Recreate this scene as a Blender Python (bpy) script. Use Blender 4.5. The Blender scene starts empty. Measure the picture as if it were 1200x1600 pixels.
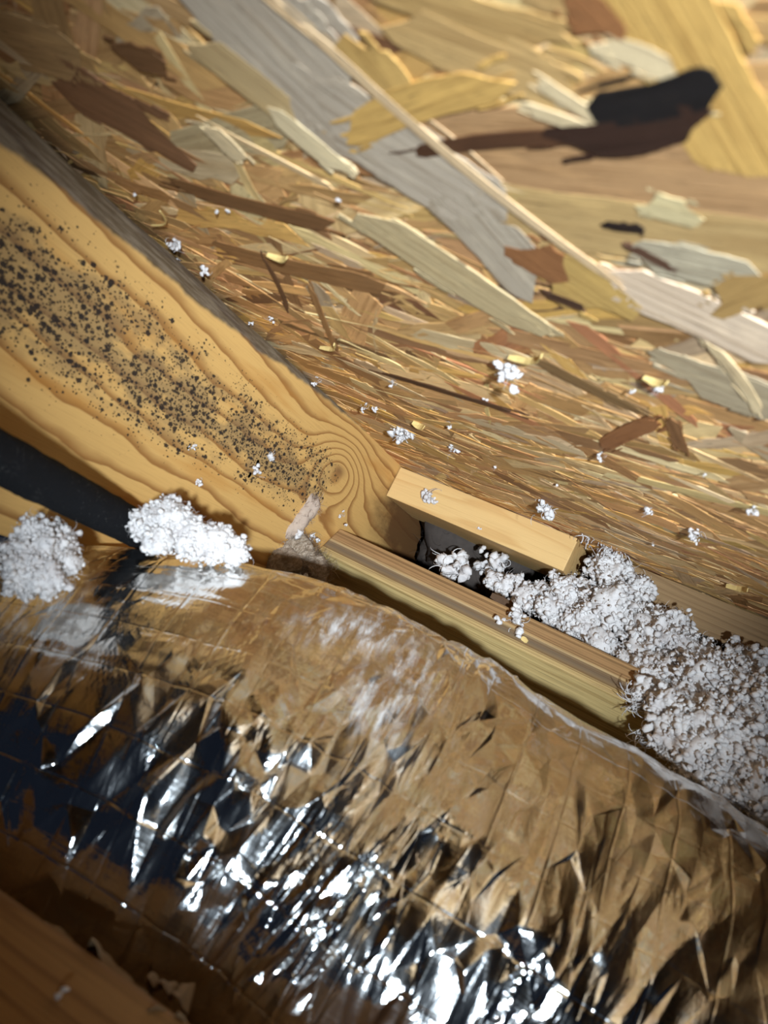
import bpy, bmesh, math, random
import numpy as np
from mathutils import Vector, Matrix, Euler
from mathutils.geometry import delaunay_2d_cdt

random.seed(7)
rng = np.random.default_rng(11)
SC = bpy.context.scene
COL = SC.collection

# ------------------------------------------------------------------ frame of the attic
# X runs along the eave, S down the roof slope, N is the roof normal (out of the attic)
def unit(a):
    a = np.array(a, float)
    return a / np.linalg.norm(a)
FPX = 1200.0
S_c = unit([.42, -.33, -1]); X_c = unit([1.77, -.78, 1]); X_c = unit(X_c - S_c * (X_c @ S_c)); N_c = np.cross(X_c, S_c)
PITCH = math.radians(26.6)
U_c = N_c * math.cos(PITCH) - S_c * math.sin(PITCH)
Y_c = S_c * math.cos(PITCH) + N_c * math.sin(PITCH)
R = np.array([X_c, Y_c, U_c])
CAM = np.array([0, 0, .75])
H = 0.15185          # camera to roof deck
UF = -0.4185         # inner face of the rafter
XW = np.array([1., 0, 0]); SW = R @ S_c; NW = R @ N_c

def D(u, v, w):      # deck coordinates (w = distance below the deck) -> world
    return CAM + u * XW + v * SW + (H - w) * NW
def ray(x, y): return R @ np.array([(x - 600) / FPX, -(y - 800) / FPX, -1.])
def at(x, y, d): return CAM + ray(x, y) * d
def on_deck(x, y, w=0.):
    r = ray(x, y); p = r * ((H - w) / (r @ NW)); return p @ XW, p @ SW
def on_rafter(x, y):
    r = ray(x, y); p = r * (UF / r[0]); return p @ SW, H - p @ NW
def project(P):
    c = (np.asarray(P) - CAM) @ R
    return 600 + FPX * c[..., 0] / -c[..., 2], 800 - FPX * c[..., 1] / -c[..., 2]

# ------------------------------------------------------------------ camera, world, light, exposure
cd = bpy.data.cameras.new('camera'); cam = bpy.data.objects.new('camera', cd); COL.objects.link(cam)
cd.sensor_fit = 'VERTICAL'; cd.sensor_height = 36; cd.sensor_width = 27; cd.lens = FPX * 36 / 1600
cd.clip_start = .01; cd.clip_end = 50
cd.dof.use_dof = True; cd.dof.focus_distance = .84; cd.dof.aperture_fstop = 8.5
M4 = Matrix(R.tolist()).to_4x4(); M4.translation = Vector(CAM)
cam.matrix_world = M4
SC.camera = cam

wd = bpy.data.worlds.new('attic_dark'); SC.world = wd; wd.use_nodes = True
bg = wd.node_tree.nodes['Background']; bg.inputs[0].default_value = (.42, .58, 1.0, 1); bg.inputs[1].default_value = .014

def spot(name, cam_pos, target_px, target_d, power, color, size, blend, radius):
    ld = bpy.data.lights.new(name, 'SPOT'); ld.energy = power; ld.color = color
    ld.spot_size = math.radians(size); ld.spot_blend = blend; ld.shadow_soft_size = radius
    o = bpy.data.objects.new(name, ld); COL.objects.link(o)
    p = CAM + R @ np.array(cam_pos); o.location = p
    t = at(*target_px, target_d)
    o.rotation_euler = Vector(t - p).to_track_quat('-Z', 'Y').to_euler()
    return o
spot('flashlight', (.10, -.06, .58), (655, 680), .85, 132, (.735, .87, 1.0), 37.5, 1.0, .02)

SC.view_settings.view_transform = 'Standard'; SC.view_settings.look = 'None'
SC.view_settings.exposure = 0.0; SC.view_settings.gamma = 1; SC.view_settings.use_curve_mapping = False

# ------------------------------------------------------------------ numpy noise
def _hash(ix, iy, iz, seed):
    h = (ix * 374761393 + iy * 668265263 + iz * 2147483647 + seed * 974711) & 0xFFFFFFFF
    h = ((h ^ (h >> 13)) * 1274126177) & 0xFFFFFFFF
    return ((h ^ (h >> 16)) & 0xFFFF) / 32767.5 - 1.0
def vnoise(P, seed=0):
    P = np.asarray(P, float)
    if P.shape[-1] == 2: P = np.concatenate([P, np.zeros(P.shape[:-1] + (1,))], -1)
    i = np.floor(P).astype(np.int64); f = P - i; f = f * f * (3 - 2 * f)
    out = 0
    for dx in (0, 1):
        for dy in (0, 1):
            for dz in (0, 1):
                wgt = (f[..., 0] if dx else 1 - f[..., 0]) * (f[..., 1] if dy else 1 - f[..., 1]) * (f[..., 2] if dz else 1 - f[..., 2])
                out = out + wgt * _hash(i[..., 0] + dx, i[..., 1] + dy, i[..., 2] + dz, seed)
    return out
def fbm(P, seed=0, oct=4):
    P = np.asarray(P, float); return sum(vnoise(P * 2 ** k, seed + k) * .5 ** k for k in range(oct))

# ------------------------------------------------------------------ object helpers
def tag(o, label=None, cat=None, group=None, kind=None):
    for k, v in (('label', label), ('category', cat), ('group', group), ('kind', kind)):
        if v: o[k] = v
    return o
def link(name, me, mat=None, parent=None):
    o = bpy.data.objects.new(name, me); COL.objects.link(o)
    if mat is not None and not me.materials: me.materials.append(mat)
    if parent: o.parent = parent
    return o
def mesh_np(name, V, F, smooth=False):
    me = bpy.data.meshes.new(name); V = np.asarray(V, np.float32)
    if isinstance(F, np.ndarray):
        n, k = F.shape
        me.vertices.add(len(V)); me.vertices.foreach_set('co', V.ravel())
        me.loops.add(n * k); me.loops.foreach_set('vertex_index', F.astype(np.int32).ravel())
        me.polygons.add(n); me.polygons.foreach_set('loop_start', np.arange(0, n * k, k, dtype=np.int32))
        me.update(calc_edges=True)
    else:
        me.from_pydata(V.tolist(), [], F)
    me.polygons.foreach_set('use_smooth', [smooth] * len(me.polygons))
    me.update()
    return me
def empty(name, loc, rot=(0, 0, 0)):
    o = bpy.data.objects.new(name, None); COL.objects.link(o); o.location = loc; o.rotation_euler = rot
    o.empty_display_size = .05
    return o
def recenter(o_name, V, F, mat, rot=None, smooth=False, parent=None):
    """world-space vertices -> object whose origin is its own centre"""
    V = np.asarray(V, float); c = (V.min(0) + V.max(0)) / 2
    me = mesh_np(o_name, V - c, F, smooth); o = link(o_name, me, mat, parent); o.location = c
    return o

# ------------------------------------------------------------------ node helpers
class NT:
    def __init__(s, name):
        s.m = bpy.data.materials.new(name); s.m.use_nodes = True; s.t = s.m.node_tree; s.t.nodes.clear()
        s.out = s.n('ShaderNodeOutputMaterial'); s.b = s.n('ShaderNodeBsdfPrincipled'); s.l(s.b, 0, s.out, 0)
    def n(s, typ, **kw):
        x = s.t.nodes.new(typ)
        for k, v in kw.items(): setattr(x, k, v)
        return x
    def l(s, a, ao, b, bi): s.t.links.new(a.outputs[ao], b.inputs[bi])
    def put(s, val, node, idx):
        if isinstance(val, tuple) and hasattr(val[0], 'outputs'): s.t.links.new(val[0].outputs[val[1]], node.inputs[idx])
        else: node.inputs[idx].default_value = val
    def math(s, op, a, b=0., c=None, clamp=False):
        x = s.n('ShaderNodeMath', operation=op); x.use_clamp = clamp
        s.put(a, x, 0); s.put(b, x, 1)
        if c is not None: s.put(c, x, 2)
        return (x, 0)
    def noise(s, vec, scale, detail=3, rough=.5, dist=0.):
        x = s.n('ShaderNodeTexNoise'); s.put(vec, x, 'Vector'); x.inputs['Scale'].default_value = scale
        x.inputs['Detail'].default_value = detail; x.inputs['Roughness'].default_value = rough; x.inputs['Distortion'].default_value = dist
        return (x, 0)
    def mapping(s, vec, scale=(1, 1, 1), loc=(0, 0, 0), rot=(0, 0, 0)):
        x = s.n('ShaderNodeMapping'); s.put(vec, x, 0); x.inputs['Scale'].default_value = scale
        x.inputs['Location'].default_value = loc; x.inputs['Rotation'].default_value = rot
        return (x, 0)
    def ramp(s, fac, stops, interp='LINEAR'):
        x = s.n('ShaderNodeValToRGB'); s.put(fac, x, 0); e = x.color_ramp; e.interpolation = interp
        while len(e.elements) < len(stops): e.elements.new(.5)
        for k, (p, c) in enumerate(stops):
            e.elements[k].position = p; e.elements[k].color = (*c, 1) if len(c) == 3 else c
        return (x, 0)
    def mix(s, fac, a, b, blend='MIX'):
        x = s.n('ShaderNodeMix', data_type='RGBA', blend_type=blend)
        s.put(fac, x, 0)
        for val, i in ((a, 6), (b, 7)):
            if isinstance(val, tuple) and not hasattr(val[0], 'outputs') and len(val) == 3: val = (*val, 1)
            s.put(val, x, i)
        return (x, 2)
    def smooth(s, val, lo, hi, a=0., b=1.):
        x = s.n('ShaderNodeMapRange', interpolation_type='SMOOTHSTEP'); s.put(val, x, 0)
        x.inputs[1].default_value = lo; x.inputs[2].default_value = hi; x.inputs[3].default_value = a; x.inputs[4].default_value = b
        return (x, 0)
    def bump(s, height, strength=.3, dist=.001):
        x = s.n('ShaderNodeBump'); x.inputs['Strength'].default_value = strength; x.inputs['Distance'].default_value = dist
        s.put(height, x, 'Height'); s.l(x, 0, s.b, 'Normal')
    def base(s, c, rough=.7, spec=.3):
        if isinstance(c, tuple) and not hasattr(c[0], 'outputs'): c = (*c, 1)
        s.put(c, s.b, 'Base Color'); s.put(rough, s.b, 'Roughness'); s.b.inputs['Specular IOR Level'].default_value = spec
    def obj(s): return (s.n('ShaderNodeTexCoord'), 3)
    def xyz(s, vec):
        x = s.n('ShaderNodeSeparateXYZ'); s.put(vec, x, 0); return (x, 0), (x, 1), (x, 2)

def wood(name, light, mid, dark, ring=300., ydir=(0, .4, .9), grain=.35, stripes=None, seed=0.):
    """sawn softwood, grain along local x, rings across local y/z"""
    t = NT(name); o = t.obj()
    warp = t.noise(t.mapping(o, (3, 30, 30), (seed, 0, 0)), 1., 2)
    d = t.n('ShaderNodeVectorMath', operation='DOT_PRODUCT'); t.put(o, d, 0); d.inputs[1].default_value = ydir
    f = t.math('ADD', t.math('MULTIPLY', (d, 1), ring), t.math('MULTIPLY', warp, 5.))
    saw = t.math('FRACT', f)
    late = t.ramp(saw, [(0, (0, 0, 0)), (.55, (.15,) * 3), (.9, (1,) * 3), (1, (0, 0, 0))])
    fine = t.noise(t.mapping(o, (12, 700, 700), (seed, 0, 0)), 1., 3, .6)
    blot = t.noise(t.mapping(o, (5, 25, 25), (0, seed, 0)), 1., 3)
    c = t.mix(t.math('MULTIPLY', late, .75), light, mid)
    c = t.mix(t.math('MULTIPLY', t.smooth(fine, .45, .75), grain), c, dark)
    c = t.mix(t.math('MULTIPLY', t.smooth(blot, .5, .8), .5), c, mid)
    t.base(c, .65, .25); t.bump(t.math('ADD', fine, t.math('MULTIPLY', late, .4)), .35, .0006)
    return t.m

# ------------------------------------------------------------------ materials
def mat_strand():
    t = NT('osb_strand'); a = t.n('ShaderNodeAttribute'); a.attribute_name = 'tone'
    uv = (t.n('ShaderNodeUVMap'), 0)
    g = t.noise(t.mapping(uv, (14, 420, 1)), 1., 4, .65, .3)
    g2 = t.noise(t.mapping(uv, (30, 90, 1), (3, 1, 0)), 1., 3, .6)
    sp = t.noise(t.mapping(uv, (60, 1300, 1), (7, 3, 0)), 1., 2, .6)
    c = t.mix(t.math('MULTIPLY', t.smooth(g, .45, .72), .62), (a, 0), t.mix(1., (a, 0), (.42, .33, .24), 'MULTIPLY'))
    c = t.mix(t.math('MULTIPLY', t.smooth(g2, .48, .72), .55), c, t.mix(1., (a, 0), (1.35, 1.35, 1.3), 'MULTIPLY'))
    g3 = t.noise(t.mapping(uv, (9, 60, 1), (1, 6, 0)), 1., 3, .55)
    c = t.mix(t.math('MULTIPLY', t.smooth(g3, .5, .75), .55), c, t.mix(1., (a, 0), (.62, .52, .42), 'MULTIPLY'))
    c = t.mix(t.math('MULTIPLY', t.smooth(sp, .62, .72), .7), c, (.03, .018, .01))
    t.base(c, .62, .2); t.bump(t.math('ADD', g, t.math('MULTIPLY', sp, -.5)), .5, .0006)
    return t.m
def mat_insul():
    t = NT('loose_fill_insulation'); o = t.obj()
    n = t.noise(o, 900., 3, .7); b = t.noise(o, 60., 3)
    c = t.mix(t.smooth(b, .4, .7), (.72, .67, .635), (.61, .555, .525))
    t.base(c, .95, .1); t.bump(n, .6, .0015)
    return t.m
def mat_batt():
    t = NT('fibreglass_batt'); o = t.obj()
    n = t.noise(t.mapping(o, (300, 60, 300)), 1., 4, .7, .8); b = t.noise(o, 35., 3)
    c = t.mix(t.smooth(n, .35, .7), (.24, .17, .11), (.46, .36, .27)); c = t.mix(t.smooth(b, .5, .75), c, (.10, .07, .045))
    t.base(c, .95, .1); t.bump(n, .8, .002)
    return t.m
def mat_plain(name, c, rough=.8, scale=80., var=.4, spec=.2):
    t = NT(name); o = t.obj(); n = t.noise(o, scale, 4, .6)
    t.base(t.mix(t.math('MULTIPLY', n, var), c, tuple(x * .4 for x in c)), rough, spec); t.bump(n, .3, .001)
    return t.m
def mat_foil():
    t = NT('aluminium_foil'); uv = (t.n('ShaderNodeUVMap'), 0)
    x, y, z = t.xyz(uv)
    wob = t.math('MULTIPLY', t.noise(uv, 9., 2), .010)
    def lines(coord, pitch, w):
        f = t.math('FRACT', t.math('DIVIDE', t.math('ADD', coord, wob), pitch))
        return t.smooth(t.math('ABSOLUTE', t.math('SUBTRACT', f, .5)), w, 0.)
    grid = t.math('MAXIMUM', lines(x, .030, .045), lines(y, .036, .035))
    fine = t.noise(t.mapping(uv, (160, 45, 1), rot=(0, 0, .3)), 1., 4, .6, .6)
    fine2 = t.noise(t.mapping(uv, (60, 420, 1), rot=(0, 0, -.2)), 1., 2, .5)
    h = t.math('ADD', t.math('MULTIPLY', grid, .55), t.math('ADD', t.math('MULTIPLY', fine, .9), t.math('MULTIPLY', fine2, .25)))
    t.bump(h, .35, .0012)
    a = t.n('ShaderNodeAttribute'); a.attribute_name = 'dust'
    dn = t.noise(t.mapping(uv, (190, 28, 1), rot=(0, 0, .25)), 1., 5, .75)
    dm = t.math('MULTIPLY', (a, 2), t.smooth(dn, .42, .72), clamp=True)
    smear = t.noise(t.mapping(uv, (30, 12, 1)), 1., 4)
    t.b.inputs['Metallic'].default_value = 1.
    t.put((.88, .875, .85, 1), t.b, 'Base Color'); t.put(t.smooth(smear, .35, .7, .09, .20), t.b, 'Roughness')
    d = t.n('ShaderNodeBsdfDiffuse'); d.inputs[0].default_value = (.62, .60, .58, 1)
    mx = t.n('ShaderNodeMixShader'); t.put(dm, mx, 0); t.l(t.b, 0, mx, 1); t.l(d, 0, mx, 2); t.l(mx, 0, t.out, 0)
    return t.m
def mat_rafter(vc, wc):
    """rafter face: growth lines that bend round a knot, black mould spots, weathered top edge.
    local coords: x = v - vc, z = -(w - wc)"""
    t = NT('rafter_pine'); o = t.obj(); x, y, z = t.xyz(o)
    v = t.math('ADD', x, vc); w = t.math('SUBTRACT', wc, z)
    warp = t.noise(t.mapping(o, (4.5, 0, 13)), 1., 3, .45)
    warp2 = t.noise(t.mapping(o, (35, 0, 90)), 1., 2, .5)
    def gauss(cv, cw, sv, sw):
        a = t.math('DIVIDE', t.math('SUBTRACT', v, cv), sv); b = t.math('DIVIDE', t.math('SUBTRACT', w, cw), sw)
        r2 = t.math('ADD', t.math('MULTIPLY', a, a), t.math('MULTIPLY', b, b))
        return t.math('EXPONENT', t.math('MULTIPLY', r2, -1.)), r2
    kv, kw = on_rafter(530, 735)
    g, r2 = gauss(kv, kw, .050, .030)
    f = t.math('ADD', t.math('MULTIPLY', w, 50.), t.math('MULTIPLY', warp, 2.6))
    f = t.math('ADD', f, t.math('MULTIPLY', v, -3.))
    f = t.math('ADD', f, t.math('MULTIPLY', warp2, .25)); f = t.math('ADD', f, t.math('MULTIPLY', g, 4.3))
    saw = t.math('FRACT', f)
    late = t.ramp(saw, [(0, (0, 0, 0)), (.62, (.05,) * 3), (.90, (.9,) * 3), (.95, (1,) * 3), (1, (0, 0, 0))])
    fine = t.noise(t.mapping(o, (25, 1, 900)), 1., 3, .6)
    c = t.mix(t.math('MULTIPLY', late, .85), (.64, .37, .12), (.24, .088, .020))
    c = t.mix(t.math('MULTIPLY', t.smooth(fine, .45, .75), .25), c, (.36, .19, .06))
    # orange streaks
    st = t.noise(t.mapping(o, (6, 0, 45), (1, 0, 4)), 1., 3)
    c = t.mix(t.math('MULTIPLY', t.smooth(st, .52, .72), .55), c, (.46, .19, .035))
    # knot heart
    gk, rk = gauss(kv, kw, .012, .005)
    c = t.mix(t.math('MULTIPLY', gk, .8), c, (.20, .09, .035))
    # damp stain by the eave
    sv, sw = on_rafter(655, 830); gs, _ = gauss(sv, sw, .15, .06)
    sn = t.noise(t.mapping(o, (30, 0, 60)), 1., 4, .6)
    c = t.mix(t.smooth(t.math('MULTIPLY', gs, t.math('ADD', sn, .55)), .25, .75, 0, .95), c, (.11, .046, .016))
    # grey veil + mould specks in a band along the grain
    (v0, w0), (v1, w1) = on_rafter(0, 425), on_rafter(480, 752)
    sl = (w1 - w0) / (v1 - v0)
    off = t.math('SUBTRACT', t.math('SUBTRACT', w, w0), t.math('MULTIPLY', t.math('SUBTRACT', v, v0), sl))
    off = t.math('ADD', off, t.math('MULTIPLY', t.math('SUBTRACT', warp, .5), .03))
    band = t.math('EXPONENT', t.math('MULTIPLY', t.math('POWER', t.math('DIVIDE', t.math('ABSOLUTE', off), .037), 2.), -1.))
    fade = t.math('MULTIPLY', band, t.smooth(v, .70, .63))
    cl = t.noise(t.mapping(o, (26, 0, 55), (2, 0, 5)), 1., 3, .6)
    dens = t.math('MULTIPLY', t.math('MULTIPLY', fade, t.smooth(v, .6, .25, .9, 1.35)), t.smooth(cl, .30, .60, .38, 1.4))
    c = t.mix(t.math('MULTIPLY', t.smooth(dens, .35, 1.2), .55), c, (.16, .11, .06))
    for sc_, thr, col, sz in ((185., 1.05, (.012, .010, .012), .62), (290., 1., (.02, .016, .015), .60), (520., 1.25, (.035, .02, .012), .58)):
        vo = t.n('ShaderNodeTexVoronoi'); t.put(t.mapping(o, (.72, .72, 1.)), vo, 'Vector'); vo.inputs['Scale'].default_value = sc_
        cs = t.n('ShaderNodeSeparateColor'); t.l(vo, 1, cs, 0)
        rad = t.math('MULTIPLY', t.math('SUBTRACT', t.math('MULTIPLY', dens, thr), (cs, 0)), .9)
        wob = t.math('MULTIPLY', t.math('SUBTRACT', t.noise(o, 900., 2), .5), .5)
        sp = t.smooth(t.math('SUBTRACT', t.math('MINIMUM', rad, .37), t.math('ADD', (vo, 0), wob)), -.03, .10)
        c = t.mix(t.math('MULTIPLY', sp, .93), c, col)
    # weathered, bark-grey top edge
    en = t.noise(t.mapping(o, (18, 0, 6)), 1., 4, .6)
    edge = t.math('SUBTRACT', t.math('ADD', t.math('MULTIPLY', t.math('SUBTRACT', .70, v), .062), t.math('MULTIPLY', en, .016)), t.math('ADD', w, .007))
    gn = t.noise(t.mapping(o, (30, 60, 400)), 1., 4, .7)
    grey = t.mix(t.smooth(gn, .35, .7), (.050, .036, .025), (.17, .135, .10))
    c = t.mix(t.math('MULTIPLY', t.smooth(edge, -.001, .003), .92), c, grey)
    t.base(c, .6, .25); t.bump(t.math('ADD', fine, t.math('MULTIPLY', late, .5)), .3, .0006)
    return t.m

M_STRAND = mat_strand(); M_INS = mat_insul(); M_BATT = mat_batt(); M_FOIL = mat_foil()
M_DECK = mat_plain('osb_core', (.22, .13, .06)); M_DARK = mat_plain('gap_darkness_board', (.05, .042, .04))  # eave end board is near black, painting in the darkness beyond the gap
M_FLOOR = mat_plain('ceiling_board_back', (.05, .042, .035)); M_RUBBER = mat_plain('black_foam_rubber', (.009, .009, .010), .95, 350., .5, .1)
def mat_pipe():
    t = NT('black_foam_rubber'); o = t.obj(); n = t.noise(o, 500., 3); sp = t.noise(o, 1500., 2, .5)
    cl = t.noise(o, 60., 2)
    c = t.mix(t.smooth(t.math('ADD', sp, t.math('MULTIPLY', cl, .25)), .84, .90), (.009, .009, .010), (.35, .32, .28))
    t.base(c, .95, .1); t.bump(n, .5, .001); return t.m
M_RUBBER = mat_pipe()
M_BLOCK = wood('fresh_spruce', (.66, .42, .17), (.55, .31, .11), (.45, .25, .09), 130., (0, .9, .25), .3, seed=2.)
M_PLATE = wood('striped_fir', (.58, .38, .15), (.25, .135, .05), (.16, .10, .05), 210., (0, .55, .84), .5, seed=5.)
M_JOIST = wood('dull_pine', (.30, .16, .06), (.18, .085, .03), (.09, .05, .02), 90., (0, .8, .5), .4, seed=9.)
M_BACKW = wood('shade_darkened_fir', (.30, .18, .08), (.20, .11, .045), (.12, .07, .03), 120., (0, .3, .9), .4, seed=1.)  # back board's wood colour darkened to stand in for the light falling off
M_BARK = mat_plain('bark_chip', (.10, .055, .03), .9, 200.)
M_CHIP = wood('pale_splinter', (.72, .52, .2), (.6, .4, .14), (.5, .3, .1), 600., (0, .5, .5), .3)

# ------------------------------------------------------------------ setting: roof deck of OSB strands
deck_rot = (-PITCH, 0, 0)
def box_mesh(name, sx, sy, sz, bevel=.0012, seg=2):
    bm = bmesh.new(); bmesh.ops.create_cube(bm, size=1.); bmesh.ops.scale(bm, vec=(sx, sy, sz), verts=bm.verts)
    if bevel: bmesh.ops.bevel(bm, geom=list(bm.edges), offset=bevel, segments=seg, affect='EDGES', profile=.6)
    me = bpy.data.meshes.new(name); bm.to_mesh(me); bm.free(); return me
def deck_box(name, u0, u1, v0, v1, w0, w1, mat, bevel=.0012, parent=None):
    o = link(name, box_mesh(name, u1 - u0, v1 - v0, w1 - w0, bevel), mat)
    o.location = D((u0 + u1) / 2, (v0 + v1) / 2, (w0 + w1) / 2); o.rotation_euler = deck_rot
    return o
ceiling = deck_box('ceiling', -.62, .75, -.75, 1.12, -.0115, 0., M_DECK, 0)
tag(ceiling, 'sloping oriented strand board roof deck overhead, mottled gold and brown', 'roof deck', kind='structure')
CU, CV = (-.62 + .75) / 2, (-.75 + 1.12) / 2      # deck box centre; local z of its underside is -.00575

PAL = [((.56, .345, .135), 5), ((.50, .30, .130), 5), ((.64, .455, .225), 4.5), ((.42, .24, .10), 4), ((.31, .165, .070), 2.0), ((.72, .55, .32), 1.5),
       ((.16, .082, .037), .5), ((.46, .345, .215), 2.0), ((.60, .355, .11), 1.8), ((.41, .195, .085), 1.0)]
PC = np.array([p[0] for p in PAL]); PWT = np.array([p[1] for p in PAL]); PWT = PWT / PWT.sum()
def strand_geo(u, v, ang, L, Wd, w, tilt, ns=7, calm=False):
    """verts (deck-local, relative to deck box centre), faces, uvs of one wood strand"""
    xs = np.linspace(-.5, .5, ns); hw = np.ones(ns)
    hw[0] = rng.uniform(.08, .7) if rng.random() < .6 else 1; hw[-1] = rng.uniform(.08, .7) if rng.random() < .6 else 1
    a = hw * (1 + rng.uniform(-.22, .14, ns)); b = hw * (1 + rng.uniform(-.22, .14, ns))
    sk = rng.uniform(-.8, .8) * Wd
    xa = xs * L + rng.uniform(-.05, .05, ns) * L / ns * 3 + sk * xs; xb = xs * L + rng.uniform(-.05, .05, ns) * L / ns * 3 - sk * xs
    if calm:
        q = np.stack([xs * 2.2, np.full(ns, rng.uniform(0, 99))], 1); e0, e1 = rng.uniform(.05, .6, 2)
        hw = np.minimum(1, np.minimum(e0 + (xs + .5) * rng.uniform(4, 12), e1 + (.5 - xs) * rng.uniform(4, 12)))
        a = hw * (1 + .16 * vnoise(q, 3)) + rng.uniform(-.03, .03, ns); b = hw[::-1] * (1 + .16 * vnoise(q + 5, 4)) + rng.uniform(-.03, .03, ns)
        xa = xs * L + sk * xs; xb = xs * L - sk * xs
    bow = rng.uniform(-.04, .04) * L * (1 - 4 * xs ** 2)
    ya = a * Wd / 2 + bow; yb = -b * Wd / 2 + bow
    z = w + tilt[0] * xs + rng.uniform(-.00012, .00012, ns) * (.15 if calm else 1)
    za, zb = z + tilt[1] * .5, z - tilt[1] * .5
    top = np.concatenate([np.stack([xa, ya, -za], 1), np.stack([xb, yb, -zb], 1)])
    low = top.copy(); low[:, 2] += .0009; low[:, :2] *= 1.0
    P = np.concatenate([top, low]); uv = P[:, :2] + rng.uniform(0, 9, 2)
    ca, sa = math.cos(ang), math.sin(ang)
    Q = P.copy(); Q[:, 0] = ca * P[:, 0] - sa * P[:, 1] + u - CU; Q[:, 1] = sa * P[:, 0] + ca * P[:, 1] + v - CV
    Q[:, 2] = P[:, 2] - .00575
    F = []
    for k in range(ns - 1): F.append((k, k + 1, ns + k + 1, ns + k))            # face that looks into the attic
    n2 = 2 * ns
    for k in range(ns - 1):
        F.append((k, k + n2, k + 1 + n2, k + 1)); F.append((ns + k, ns + k + 1, ns + k + 1 + n2, ns + k + n2))
    F.append((0, ns, ns + n2, n2)); F.append((ns - 1, n2 + ns - 1, n2 + 2 * ns - 1, 2 * ns - 1))
    return Q, F, uv
strands = []
def add_strand(u, v, ang, L, Wd, w, tone, tilt=None, force=False):
    tilt = (rng.uniform(-.0004, .0004), rng.uniform(-.0005, .0005)) if tilt is None else tilt
    Q, F, uv = strand_geo(u, v, ang, L, Wd, w, tilt, 21 if force else 7 if Wd > .003 else 5, force)
    strands.append(dict(Q=Q, F=F, uv=uv, tone=tone, uvc=(u, v), area=L * Wd, w=w, force=force))
def rnd_tone():
    c = PC[rng.choice(len(PAL), p=PWT)] * rng.uniform(.82, 1.18)
    return np.clip(c * rng.uniform(.94, 1.06, 3), 0.008, .8)
for k in range(5200):
    u = rng.uniform(-.52, .24); v = rng.uniform(.02, 1.0)
    ang = rng.normal(-.05, .42) if rng.random() < .82 else rng.uniform(-1.5, 1.5)
    L = rng.uniform(.03, .12); Wd = rng.uniform(.004, .012) if rng.random() < .45 else rng.uniform(.010, .026)
    if rng.random() < .12: Wd = rng.uniform(.0012, .004)
    add_strand(u, v, ang, L, Wd, rng.uniform(0, .0014), rnd_tone())
def splinters(u, v, ang, L, Wd, w, tone, n):
    for _ in range(n):
        e = rng.choice([-1, 1]); a = ang + rng.normal() * .05; l = rng.uniform(.08, .3) * L; x = e * L * .5 * rng.uniform(.75, 1.12); y = rng.uniform(-.56, .56) * Wd
        if rng.random() < .4: x = rng.uniform(-.5, .5) * L; y = rng.choice([-1, 1]) * Wd * rng.uniform(.42, .6)
        add_strand(u + math.cos(ang) * x - math.sin(ang) * y, v + math.sin(ang) * x + math.cos(ang) * y, a, l, rng.uniform(.03, .14) * Wd + .0004, w + rng.uniform(-.0004, .00005), np.clip(np.array(tone) * rng.uniform(.8, 1.05), 0, .8), (0, 0))
for k in range(1100):
    u = rng.uniform(-.46, .16); v = rng.uniform(.08, .92)
    add_strand(u, v, rng.normal(-.05, .45), rng.uniform(.012, .07), rng.uniform(.0005, .0022), rng.uniform(.0006, .0014), rnd_tone() * .8)
for k in range(1500):                              # wider surroundings, reflected in the foil
    u = rng.uniform(-.6, .72); v = rng.uniform(-.7, 1.1)
    if -.5 < u < .2 and .05 < v < .97: continue
    add_strand(u, v, rng.normal(0, .5), rng.uniform(.08, .16), rng.uniform(.015, .04), rng.uniform(0, .0012), rnd_tone())
def px_strand(x0, y0, x1, y1, wpx, tone, w=.0019):
    a = np.array(on_deck(x0, y0)); b = np.array(on_deck(x1, y1)); m = (a + b) / 2; d = b - a
    xm, ym = (x0 + x1) / 2, (y0 + y1) / 2; n = np.array([-(y1 - y0), x1 - x0], float); n /= np.linalg.norm(n)
    c = np.array(on_deck(xm + n[0] * wpx / 2, ym + n[1] * wpx / 2)) - np.array(on_deck(xm - n[0] * wpx / 2, ym - n[1] * wpx / 2))
    L = np.linalg.norm(d); e = d / L; Wd = abs(c[0] * -e[1] + c[1] * e[0])
    add_strand(m[0], m[1], math.atan2(d[1], d[0]), L, Wd, w, np.array(tone), (0, 0), True)
    splinters(m[0], m[1], math.atan2(d[1], d[0]), L, Wd, w, tone, 10 if Wd > .004 else 2)
GOLD, TAN, PALE, GREY, RED, DKB = (.56, .35, .11), (.42, .26, .13), (.62, .50, .31), (.45, .385, .305), (.26, .115, .045), (.075, .035, .018)
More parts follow.
